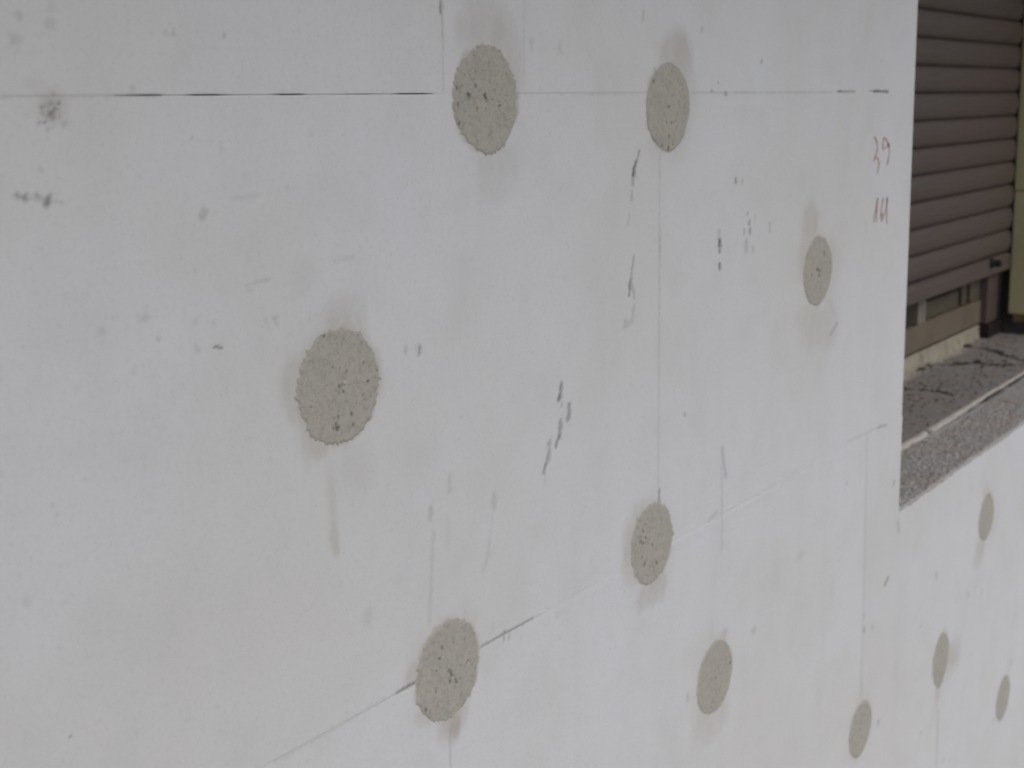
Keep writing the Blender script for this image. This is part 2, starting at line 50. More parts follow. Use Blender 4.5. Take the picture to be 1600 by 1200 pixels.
# ------------------------------------------------------------------ node helpers
class N:
    def __init__(s, name):
        s.m = bpy.data.materials.new(name); s.m.use_nodes = True
        s.t = s.m.node_tree; s.b = s.t.nodes['Principled BSDF']; s.tc = s.t.nodes.new('ShaderNodeTexCoord').outputs['Object']
    def n(s, kind, **k):
        o = s.t.nodes.new('ShaderNode'+kind)
        for a, v in k.items():
            if a.startswith('i_'): s.put(o.inputs[a[2:].replace('_', ' ')], v)
            elif a.startswith('j'): s.put(o.inputs[int(a[1:])], v)
            else: setattr(o, a, v)
        return o
    def put(s, sock, v):
        if isinstance(v, bpy.types.NodeSocket): s.t.links.new(v, sock)
        else:
            if sock.type == 'RGBA' and len(v) == 3: v = (*v, 1)
            sock.default_value = v
    def noise(s, scale, detail=4, rough=.55, vec=None, dist=0.):
        return s.n('TexNoise', i_Vector=vec or s.tc, i_Scale=scale, i_Detail=detail, i_Roughness=rough, i_Distortion=dist).outputs[0]
    def vor(s, scale, feature='F1', vec=None, out=0):
        return s.n('TexVoronoi', feature=feature, i_Vector=vec or s.tc, i_Scale=scale).outputs[out]
    def stretch(s, v): return s.n('Mapping', i_Vector=s.tc, i_Scale=v).outputs[0]
    def math(s, op, a, b=0., c=None, clamp=False):
        o = s.n('Math', operation=op, use_clamp=clamp, j0=a, j1=b)
        if c is not None: s.put(o.inputs[2], c)
        return o.outputs[0]
    def ramp(s, v, a, b, lo=0., hi=1.):
        o = s.n('MapRange', interpolation_type='SMOOTHSTEP', j0=v, j1=a, j2=b, j3=lo, j4=hi); return o.outputs[0]
    def mix(s, f, a, b, mode='MIX'):
        o = s.t.nodes.new('ShaderNodeMix'); o.data_type = 'RGBA'; o.blend_type = mode
        s.put(o.inputs[0], f); s.put(o.inputs[6], a); s.put(o.inputs[7], b); return o.outputs[2]
    def attr(s, name): return s.n('Attribute', attribute_name=name).outputs['Fac']
    def bump(s, h, strength, dist, prev=None):
        o = s.n('Bump', i_Height=h, i_Strength=strength, i_Distance=dist)
        if prev: s.put(o.inputs['Normal'], prev)
        return o.outputs[0]
    def done(s, col, rough=.85, nrm=None, spec=.3):
        s.put(s.b.inputs['Base Color'], col); s.put(s.b.inputs['Roughness'], rough); s.b.inputs['Specular IOR Level'].default_value = spec
        if nrm: s.put(s.b.inputs['Normal'], nrm)
        return s.m

def m_foam():
    s = N('white_foam_board')
    n1 = s.noise(2.3, 4, .6); n2 = s.noise(14, 5, .6); n3 = s.noise(160, 3, .6)
    vs = s.noise(1, 4, .55, s.stretch((16, 1, 1.6)))          # faint trowel and rain streaks down the boards
    col = s.mix(s.ramp(n1, .35, .65), (.745, .732, .715), (.772, .777, .795))
    col = s.mix(s.math('MULTIPLY', s.ramp(n2, .45, .72), .2), col, (.60, .60, .585))
    col = s.mix(s.math('MULTIPLY', s.ramp(vs, .5, .8), .16), col, (.62, .63, .65))
    mt = s.noise(5.5, 6, .7, s.stretch((1, 1, .55)))
    col = s.mix(s.math('MULTIPLY', s.ramp(mt, .5, .7), .11), col, (.56, .545, .51))
    # bead structure
    ed = s.n('TexVoronoi', feature='DISTANCE_TO_EDGE', i_Vector=s.tc, i_Scale=260).outputs[0]
    col = s.mix(s.math('MULTIPLY', s.ramp(ed, .1, .0), .06), col, (.5, .5, .5))
    spk = s.vor(55, out=0); spn = s.noise(9, 3)
    col = s.mix(s.math('MULTIPLY', s.math('MULTIPLY', s.ramp(spk, .16, .05), s.ramp(spn, .52, .7)), .25), col, (.45, .44, .42))
    rnd = s.n('ObjectInfo').outputs['Random']
    col = s.mix(s.math('MULTIPLY', rnd, .10), col, (.60, .59, .565))
    gn = s.noise(210, 4, .75)
    col = s.mix(s.math('MULTIPLY', s.ramp(gn, .5, .7), .22), col, (.5, .5, .49))
    hz, gr = s.attr('haze'), s.attr('grime')
    brk = s.math('ADD', .1, s.math('MULTIPLY', s.noise(1, 6, .68, s.stretch((60, 1, 22))), 1.15))
    brk = s.math('ADD', brk, s.math('MULTIPLY', s.noise(140, 4, .7), .45))
    hzf = s.math('MULTIPLY', hz, brk, clamp=True)
    col = s.mix(hzf, col, (.49, .445, .385))
    g2 = s.math('MULTIPLY', gr, s.math('ADD', .02, s.math('MULTIPLY', s.noise(260, 4, .8), 1.65)), clamp=True)
    gcol = s.mix(s.ramp(s.noise(40, 2), .4, .6), (.15, .14, .125), (.13, .135, .13))
    col = s.mix(g2, col, gcol)
    nr = s.bump(s.ramp(ed, 0, .12), .12, .0004)
    nr = s.bump(n3, .35, .0008, nr)
    nr = s.bump(s.noise(45, 5, .65), .22, .002, nr)
    nr = s.bump(s.noise(7, 3), .25, .004, nr)
    return s.done(col, .8, nr, .25)

def m_mortar(name, base, dark, warm, grit=1.):
    s = N(name)
    n1 = s.noise(26, 5, .6); n2 = s.noise(190, 5, .8); n4 = s.noise(75, 4, .75)
    col = s.mix(s.ramp(n1, .35, .68), base, warm)
    col = s.mix(s.math('MULTIPLY', s.ramp(n4, .48, .66), .22*grit), col, dark)
    col = s.mix(s.math('MULTIPLY', s.ramp(n2, .48, .66), .5*grit), col, dark)
    v = s.vor(520); r = s.noise(90, 2)
    col = s.mix(s.math('MULTIPLY', s.math('MULTIPLY', s.ramp(v, .3, .12), s.ramp(r, .5, .62)), .55), col, dark)
    v2 = s.vor(210)
    col = s.mix(s.math('MULTIPLY', s.ramp(v2, .2, .08), .4), col, (.62, .6, .56))
    pit = s.attr('pit')
    col = s.mix(s.math('MULTIPLY', pit, .75), col, (.07, .065, .055))  # shade and dirt inside the holes, put into the colour
    nr = s.bump(s.noise(170, 5, .75), .8, .0016)
    nr = s.bump(n1, .35, .002, nr)
    return s.done(col, .92, nr, .2)

def m_simple(name, col, rough=.7, var=.15, scale=30, bump=.2, streak=None, spec=.35, dist=.001):
    s = N(name)
    v = s.noise(scale, 5, .6, s.stretch(streak) if streak else None)
    c2 = tuple(c*(1-var*2) for c in col)
    c = s.mix(s.ramp(v, .3, .72), col, c2)
    return s.done(c, rough, s.bump(s.noise(scale*6, 3), bump, dist), spec)

def m_stone():
    s = N('reddish_grey_sill_stone')
    c = s.mix(s.ramp(s.noise(7, 4), .38, .62), (.345, .33, .315), (.355, .31, .295))
    c = s.mix(s.math('MULTIPLY', s.ramp(s.vor(230), .36, .2), .4), c, (.40, .38, .35))
    c = s.mix(s.math('MULTIPLY', s.ramp(s.noise(300, 3, .7), .5, .68), .5), c, (.10, .09, .085))
    c = s.mix(s.math('MULTIPLY', s.ramp(s.noise(34, 5, .7), .52, .66), .5), c, (.12, .11, .10))
    c = s.mix(s.math('MULTIPLY', s.ramp(s.noise(19, 4, .6), .6, .75), .5), c, (.42, .38, .36))
    c = s.mix(s.math('MULTIPLY', s.attr('dust'), 1., clamp=True), c, (.60, .55, .46))
    c = s.mix(s.attr('pit'), c, (.035, .03, .027))  # cracks, chips and slab sides: dirt plus painted-in shade
    return s.done(c, .85, s.bump(s.noise(180, 4, .7), .5, .001), .25)

def m_bed():
    s = N('rough_adhesive_mortar')
    c = s.mix(s.ramp(s.noise(8, 4), .4, .6), (.50, .485, .47), (.52, .47, .44))
    c = s.mix(s.math('MULTIPLY', s.ramp(s.noise(210, 3, .75), .48, .62), .62), c, (.09, .085, .08))
    c = s.mix(s.math('MULTIPLY', s.ramp(s.vor(200), .33, .15), .6), c, (.62, .61, .60))
    c = s.mix(s.math('MULTIPLY', s.ramp(s.noise(60, 4, .7), .55, .66), .35), c, (.14, .13, .12))
    c = s.mix(s.attr('pit'), c, (.04, .036, .032))  # shade in the trench beside the sill, painted into the colour
    return s.done(c, .93, s.bump(s.noise(330, 4, .75), .7, .0015), .2)

FOAM = m_foam()
PATCH = m_mortar('grey_fixing_mortar', (.495, .475, .42), (.285, .27, .235), (.525, .49, .425))
STONE = m_stone(); BED = m_bed()
SHUTTER = m_simple('brown_shutter_plastic', (.132, .102, .091), .5, .10, 9, .12, (1, 1, 14), .35)
RUBBER = m_simple('black_rubber', (.012, .011, .011), .6, .1)
FRAME = m_simple('khaki_window_frame_paint', (.21, .175, .13), .5, .10, 12, .1)
SASH = m_simple('darker_khaki_sash', (.125, .108, .082), .5, .12, 12, .1)
PALE = m_simple('pale_frame_strip', (.26, .235, .20), .6, .12, 20, .1)
GLAZE = m_simple('chalky_sill_render', (.42, .38, .305), .85, .18, 22, .4)
DARKW = m_simple('dark_stained_wood', (.03, .021, .02), .7, .2, 20, .2)
POST = m_simple('brown_post_paint', (.125, .092, .082), .6, .12, 14, .15)
YELLOW = m_simple('yellow_foam_board', (.56, .51, .31), .8, .09, 9, .25, (1, 1, .5), .25)
TIMBER = m_simple('brown_timber_strip', (.22, .15, .08), .7, .2, 16, .2)
LIME = m_simple('whitish_lime_edge', (.62, .57, .52), .9, .10, 45, .6)
MASON = m_simple('grey_masonry_render', (.27, .26, .245), .93, .15, 14, .6, None, .2, .004)
CONC = m_simple('concrete_paving', (.34, .345, .355), .9, .15, 3, .5, None, .2, .004)
REDP = m_simple('faded_red_pencil', (.74, .47, .45), .85, .08, 260, 0)
DUSKP = m_simple('dark_red_pencil', (.34, .22, .21), .85, .25, 260, 0)
CRUMB = m_simple('mortar_crumb_grey', (.12, .11, .10), .95, .3, 130, .6)
def m_glass():
    s = N('window_glass'); s.b.inputs['Transmission Weight'].default_value = .9
    s.b.inputs['IOR'].default_value = 1.45
    return s.done((.62, .68, .60), .06, None, .5)
GLASS = m_glass()
ROOMW = m_simple('dim_room_wall', (.16, .15, .125), .9, .1, 3, .1)

# ------------------------------------------------------------------ object helpers
def link(o, parent=None):
    sc.collection.objects.link(o)
    if parent: o.parent = parent
    return o
def mesh(name, V, Fc, mat, parent=None, smooth=False, attrs=None):
    V = np.asarray(V, np.float32); me = bpy.data.meshes.new(name)
    if isinstance(Fc, np.ndarray):
        me.vertices.add(len(V)); me.vertices.foreach_set('co', V.ravel())
        k = Fc.shape[1]
        me.loops.add(Fc.size); me.loops.foreach_set('vertex_index', Fc.astype(np.int32).ravel())
        me.polygons.add(len(Fc)); me.polygons.foreach_set('loop_start', np.arange(0, Fc.size, k, dtype=np.int32))
        me.update(calc_edges=True)
    else:
        me.from_pydata([tuple(v) for v in V], [], Fc)
    if attrs:
        for a, v in attrs.items():
            me.attributes.new(a, 'FLOAT', 'POINT').data.foreach_set('value', np.asarray(v, np.float32))
    me.polygons.foreach_set('use_smooth', np.full(len(me.polygons), bool(smooth)))
    me.materials.append(mat); me.validate()
    return link(bpy.data.objects.new(name, me), parent)
def root(name, label, cat, loc, group=None):
    o = bpy.data.objects.new(name, None); o.location = loc; o.empty_display_size = .1
    o['label'] = label; o['category'] = cat; o['kind'] = 'thing'
    if group: o['group'] = group
    return link(o)
def bevbox(x0, x1, y0, y1, z0, z1, b=.0015):
    """box with chamfered edges: verts, faces"""
    P = []
    for sx in (0, 1):
        for sy_ in (0, 1):
            for sz in (0, 1):
                X, Y, Z = (x0, x1)[sx], (y0, y1)[sy_], (z0, z1)[sz]
                dx, dy, dz = b*(1-2*sx), b*(1-2*sy_), b*(1-2*sz)
                P += [(X, Y+dy, Z+dz), (X+dx, Y, Z+dz), (X+dx, Y+dy, Z)]
    i = lambda a, b_, c, k: (a*4+b_*2+c)*3+k
    Fs = []
    for a in (0, 1):
        q = [i(a, 0, 0, 0), i(a, 1, 0, 0), i(a, 1, 1, 0), i(a, 0, 1, 0)]; Fs.append(q if a else q[::-1])
        q = [i(0, a, 0, 1), i(0, a, 1, 1), i(1, a, 1, 1), i(1, a, 0, 1)]; Fs.append(q if a else q[::-1])
        q = [i(0, 0, a, 2), i(1, 0, a, 2), i(1, 1, a, 2), i(0, 1, a, 2)]; Fs.append(q if a else q[::-1])
        for c in (0, 1):
            q = [i(a, c, 0, 0), i(a, c, 1, 0), i(a, c, 1, 1), i(a, c, 0, 1)]; Fs.append(q if (a == c) else q[::-1])
            q = [i(a, 0, c, 0), i(a, 1, c, 0), i(a, 1, c, 2), i(a, 0, c, 2)]; Fs.append(q if (a != c) else q[::-1])
            q = [i(0, a, c, 1), i(1, a, c, 1), i(1, a, c, 2), i(0, a, c, 2)]; Fs.append(q if (a == c) else q[::-1])
            for d in (0, 1):
                q = [i(a, c, d, 0), i(a, c, d, 1), i(a, c, d, 2)]; Fs.append(q if (a+c+d) % 2 == 0 else q[::-1])
    return P, Fs
def box(name, x0, x1, y0, y1, z0, z1, mat, parent=None, b=.0015):
    """coordinates relative to the wall origin (z from the joint); stored relative to the parent"""
    o_ = parent.matrix_basis.translation if parent else Vector((0, 0, 0))
    pp = parent
    while pp is not None and pp.parent is not None: pp = pp.parent; o_ = o_ + pp.matrix_basis.translation
    V, Fs = bevbox(x0-o_.x, x1-o_.x, y0-o_.y, y1-o_.y, z0+H-o_.z, z1+H-o_.z, b)
    return mesh(name, V, Fs, mat, parent)

rng = np.random.RandomState(7)
def vnoise(x, y, seed=0):
    """value noise, smooth, arrays, range -1..1"""
    r = np.random.RandomState(seed).rand(256, 256)*2-1
    xi, yi = np.floor(x).astype(int), np.floor(y).astype(int); fx, fy = x-xi, y-yi
    fx, fy = fx*fx*(3-2*fx), fy*fy*(3-2*fy)
    g = lambda a, b_: r[a & 255, b_ & 255]
    return (g(xi, yi)*(1-fx)+g(xi+1, yi)*fx)*(1-fy)+(g(xi, yi+1)*(1-fx)+g(xi+1, yi+1)*fx)*fy
def fbm(x, y, seed=0, o=4):
    v = 0; a = .5
    for k in range(o): v = v+a*vnoise(x*2**k, y*2**k, seed+k); a *= .5
    return v
def sstep(a, b, x): t = np.clip((x-a)/(b-a), 0, 1); return t*t*(3-2*t)

# ================================================================== ground
def grid_obj(name, x0, x1, y0, y1, n, z, mat):
    xs = np.linspace(x0, x1, n); ys = np.linspace(y0, y1, n); X, Y = np.meshgrid(xs, ys)
    V = np.stack([X.ravel(), Y.ravel(), (z+.006*fbm(X*2, Y*2, 3)).ravel()], 1)
    i = np.arange(n*n).reshape(n, n); q = np.stack([i[:-1, :-1], i[:-1, 1:], i[1:, 1:], i[1:, :-1]], -1).reshape(-1, 4)
    return mesh(name, V, q, mat, smooth=True)
g = grid_obj('ground', -60, 60, -60, 60, 121, -.012, CONC); g['kind'] = 'structure'

# ================================================================== insulated wall
WL, WT, WR = 1.1455, -.6565, 2.86        # window opening: left edge, bottom edge, right edge of the foam
wall = root('insulated_wall', 'white foam insulation wall with round grey mortar patches beside the brown shutter', 'wall', (0, 0, 0))

# masonry behind the boards, with the window hole
for x0, x1, z0, z1 in ((-2.6, WL+.06, -H, 1.0), (WL+.061, WR+.06, -H, -.73), (WR+.061, 4.4, -H, 1.0), (-2.6, 4.4, 1.001, 1.6)):
    box('masonry', x0, x1, .1215, .56 if z1 < -.7 and x0 > 0 else .55, z0, z1, MASON, wall, .004)

segs = []                                 # strokes as segments
for pts, wd, s, d in STROKES:
    for (ax, az), (bx_, bz) in zip(pts[:-1], pts[1:]): segs.append((ax, az, bx_, bz, wd*.001, s, d))

def lines(a, b, step):
    out = [a]
    while out[-1] < b-1e-9:
        out.append(out[-1]+step((out[-1])))
    out = np.array(out); out = a+(out-a)*(b-a)/(out[-1]-a)
    return out
def stepx(x):
    if x < -.5: return .04
    if x > 2.1: return .04
    return .0014+.0010*max(0, x+.4)
def stepz(z):
    if z > .2 or z < -1.5: return .03
    return .0016
def merge_lines(L, req):
    for r in req:
        if L[0] < r < L[-1]: L[np.argmin(abs(L-r))] = r
    return L

def edge_gap(kind, t, row):
    """opening of a joint (full width, m) along coordinate t"""
    if kind == 'top0':                     # joint at z = 0
        g_ = .00006+.0008*sstep(-.325, -.27, t)*(1-sstep(-.006, .012, t))*(.35+.9*np.clip(vnoise(t*38, t*0+3, 5)+.6, 0, 1))
        g_ += .0010*np.maximum(0, 1-abs(t-.86)/.02)+.0013*np.maximum(0, 1-abs(t-.985)/.03)
        return g_
    if kind == 'mid':                      # joint at z = -.5
        g_ = .00005+.0009*np.exp(-((t+.045)/.025)**2)+.0009*np.exp(-((t-.10)/.04)**2)+.00006*(t < -.02)+.00010*(1-sstep(.2, .33, t))
        return g_
    if kind == 'v': return .00018+0*t
    if kind == 'w': return .0012+0*t
    return .00005+0*t

def panel(x0, x1, z0, z1, notch=False, depth=0., kinds=('n', 'n', 'v', 'v'), seed=0):
    """kinds: joint types for bottom, top, left, right"""
    sx = lambda x: stepx(x)
    fine = not (z0 > .3 or x0 > 2.5 or x1 < -.9)
    if not fine: X1, Z1 = lines(x0, x1, lambda x: .05), lines(z0, z1, lambda z: .05)
    else:
        # fine where the boards are near the viewer, coarser towards the far side
        stz = (lambda z: stepz(z)) if x0 < 1.0 else (lambda z: .0028 if z < -.6 else .0022)
        X1 = lines(x0, x1, sx); Z1 = lines(z0, z1, stz)
        if notch: X1 = merge_lines(X1, [WL]); Z1 = merge_lines(Z1, [WT])
    nx, nz = len(X1), len(Z1)
    X, Z = np.meshgrid(X1, Z1)
    X, Z = X.copy(), Z.copy(); x_r, z_r = X.copy(), Z.copy()
    haze = np.zeros_like(X); grime = np.zeros_like(X); GP = np.zeros_like(X); Y = np.zeros_like(X)-depth
    GP[0] = edge_gap(kinds[0], X1, 0); GP[-1] = edge_gap(kinds[1], X1, 0)
    GP[:, 0] = np.maximum(GP[:, 0], edge_gap(kinds[2], Z1, 0)); GP[:, -1] = np.maximum(GP[:, -1], edge_gap(kinds[3], Z1, 0))
    # opened joints: pull the outermost vertex lines back
    Z[0] += edge_gap(kinds[0], X1, 0)/2; Z[-1] -= edge_gap(kinds[1], X1, 0)/2
    X[:, 0] += edge_gap(kinds[2], Z1, 0)/2; X[:, -1] -= edge_gap(kinds[3], Z1, 0)/2
    if abs(x1-WL) < 1e-6: X[:, -1] -= .0003+.0009*np.clip(fbm(Z1*60, Z1*0, 3, 4), 0, 1)+.004*np.clip(vnoise(Z1*35, Z1*0, 12)-.78, 0, 1)
    if fine:
        Y += .0005*fbm(X*3, Z*3, 11, 3)+.00012*fbm(X*60, Z*60, 21, 3)
        for cx, cz, rx, rz, s, sh in HAZE:
            i0, i1 = np.searchsorted(X1, [cx-rx*1.4, cx+rx*1.4]); k0, k1 = np.searchsorted(Z1, [cz-rz*1.4, cz+rz*1.4])
            if i1 <= i0 or k1 <= k0: continue
            sl = (slice(k0, k1), slice(i0, i1))
            d = np.sqrt(((x_r[sl]-cx)/rx)**2+((z_r[sl]-cz)/rz)**2)+.42*fbm(x_r[sl]*26, z_r[sl]*16, 5, 5)+.16*fbm(x_r[sl]*120, z_r[sl]*30, 6, 3)
            v = min(1, s*1.15)*(1-sstep(sh, 1.15, d))
            haze[sl] = 1-(1-haze[sl])*(1-v)
        for ax, az, bx_, bz, wd, s, dp in segs:
            m_ = wd*3.6+.002
            i0, i1 = np.searchsorted(X1, [min(ax, bx_)-m_, max(ax, bx_)+m_]); k0, k1 = np.searchsorted(Z1, [min(az, bz)-m_, max(az, bz)+m_])
            if i1 <= i0 or k1 <= k0: continue
            sl = (slice(k0, k1), slice(i0, i1)); xs, zs = x_r[sl], z_r[sl]
            L2 = max((bx_-ax)**2+(bz-az)**2, 1e-12)
            t = np.clip(((xs-ax)*(bx_-ax)+(zs-az)*(bz-az))/L2, 0, 1)
            kx = np.clip(1+.9*(xs-.1), 1, 2.)       # marks smeared sideways
            d = np.hypot((xs-ax-t*(bx_-ax))/kx, zs-az-t*(bz-az))/wd*(1+.45*vnoise(xs*420, zs*420, 8)+.2*vnoise(xs*170, zs*170, 18))
            v = s*(1-sstep(.25, 1.6, d))
            grime[sl] = np.maximum(grime[sl], v); Y[sl] += dp*.0016*(1-sstep(.2, 1.2, d))
        for cx, cz, R, rough, pits in PATCHES:
            d = np.hypot(x_r-cx, z_r-cz)
            rq = .76 if 1.38 < cx < 1.5 else 1.
            Y = np.where(d < R*.93*rq, Y+.007*(1-sstep(.86, .93, d/R/rq)), Y)
            dn = d/R/(.5+.5*rq)+.10*fbm(x_r*120, z_r*120, 13, 3)+.05*fbm(x_r*35, z_r*35, 14, 2)
            haze = np.maximum(haze, .62*(1-sstep(.98, 1.10, dn)))
        nj = np.exp(-((z_r+.5)/.022)**2)*sstep(.1, .4, x_r)
        Y -= nj*(.0007*fbm(x_r*40, z_r*90, 31, 3)+.0002)*np.clip(abs(z_r+.5)/.003, 0, 1)
        if notch:
            ed = .0022+.0045*np.clip(fbm(x_r*45, z_r*8, 77, 4)+.35, 0, 1)
            grime = np.maximum(grime, .62*(1-sstep(.25, 1.1, (WT-z_r)/ed))*(x_r > WL)*(z_r < WT+1e-6))
        if abs(x1-WL) < 1e-6:
            Y += .0016*(1-sstep(0, .0035, WL-x_r))**1.5; haze = np.maximum(haze, .3*(1-sstep(.001, .005, WL-x_r)))
        # rasped texture and slight ridge along the lower joint
        Y -= .0003*np.exp(-((z_r+.506)/.005)**2)*(z_r < -.5)*sstep(.05, .3, x_r)*(1-sstep(.42, .6, x_r))
    mask = np.ones((nz-1, nx-1), bool)
    if notch:
        ic, kc = int(np.argmin(abs(X1-WL))), int(np.argmin(abs(Z1-WT))); mask[kc:, ic:] = False
    idx = np.arange(nx*nz).reshape(nz, nx)
    q = np.stack([idx[:-1, :-1], idx[:-1, 1:], idx[1:, 1:], idx[1:, :-1]], -1)[mask]
    # boundary edges of the kept cells
    pm = np.pad(mask, 1)
    E = []
    c = pm[1:-1, 1:-1]
    for sh, (a_, b_) in (((0, 1), (0, 1)), ((2, 1), (2, 3)), ((1, 0), (3, 0)), ((1, 2), (1, 2))):
        nb = pm[sh[0]:sh[0]+nz-1, sh[1]:sh[1]+nx-1]; sel = c & ~nb
        qq = np.stack([idx[:-1, :-1], idx[:-1, 1:], idx[1:, 1:], idx[1:, :-1]], -1)[sel]
        E.append(qq[:, [a_, b_]])
    E = np.concatenate(E); bv = np.unique(E)
    Yf = Y.ravel(); Yf[bv] += np.minimum(.0003, .25*GP.ravel()[bv])
    V = np.stack([X.ravel(), Yf, Z.ravel()+H], 1)
    back = V[bv].copy(); back[:, 1] = .12; nb_ = len(bv)          # the sides have vertices of their own: crisp arris
    remap = -np.ones(len(V), int); remap[bv] = len(V)+np.arange(nb_)
    V = np.concatenate([V, V[bv], back])
    side = np.stack([remap[E[:, 1]], remap[E[:, 0]], remap[E[:, 0]]+nb_, remap[E[:, 1]]+nb_], 1)
    q = np.concatenate([q, side])
    used = np.unique(q); rm = -np.ones(len(V), int); rm[used] = np.arange(len(used))
    hz = np.concatenate([haze.ravel(), haze.ravel()[bv], np.zeros(nb_)])[used]; gr = np.concatenate([grime.ravel(), np.zeros(2*nb_)])[used]
    o = mesh('insulation_panel', V[used], rm[q], FOAM, wall, True, {'haze': hz, 'grime': gr})
    return o
T1, T2, MJ = .0197, .1368, .3791
panel(-1.98, -.981, .0, .5); panel(-.98, T1, 0, .5, depth=.0001, kinds=('top0', 'n', 'v', 'v'), seed=1)
panel(T1, T2, 0, .5, depth=-.0001, kinds=('top0', 'n', 'v', 'n'), seed=2)['label'] = 'narrow filler strip of foam above the topmost mortar patch'
panel(T2, WL, 0, .5, kinds=('top0', 'n', 'n', 'n'), seed=3)
panel(-1.62, -.62, -.5, 0); panel(-.62, MJ, -.5, 0, kinds=('mid', 'top0', 'v', 'v'), depth=.00003, seed=4)
panel(MJ, WL, -.5, 0, kinds=('mid', 'top0', 'v', 'n'), seed=5)
panel(-2., -1., -1., -.5); panel(-1., 0, -1, -.5, kinds=('n', 'mid', 'v', 'v'), depth=.0002, seed=6)
panel(0, 1., -1, -.5, kinds=('n', 'mid', 'v', 'v'), depth=.00003, seed=7)
panel(1., 2.018, -1, -.5, notch=True, kinds=('n', 'mid', 'v', 'v'), depth=.0, seed=8)
panel(2.018, 3.0, -1, WT); panel(3., 4.3, -1., 0); panel(WR, 4.3, 0, .5); panel(WR, 2.999, WT+.001, 0)
for x0, x1 in ((-1.612, -.612), (-.612, .388)): panel(x0, x1, -1.5, -1.)
panel(.388, 1.388, -1.5, -1., seed=9); panel(1.388, 2.388, -1.5, -1., seed=10); panel(2.388, 3.388, -1.5, -1.)
panel(3.388, 4.3, -1.5, -1.)
for x0 in (-2, -1, 0, 1, 2, 3): panel(x0, x0+1, -H, -1.5, kinds=('n',)*4, seed=x0+20) if not 0 <= x0 <= 1 else box('insulation_panel', x0+.0003, x0+.9997, 0, .12, -H, -1.5003, FOAM, wall, .001)
for x0 in (-1.6, -.6, .4, 1.4, 2.4, 3.4): panel(x0, min(x0+1, 4.3), .5, 1.)
# boards running over the window head
panel(WL, WR, .93, .999)

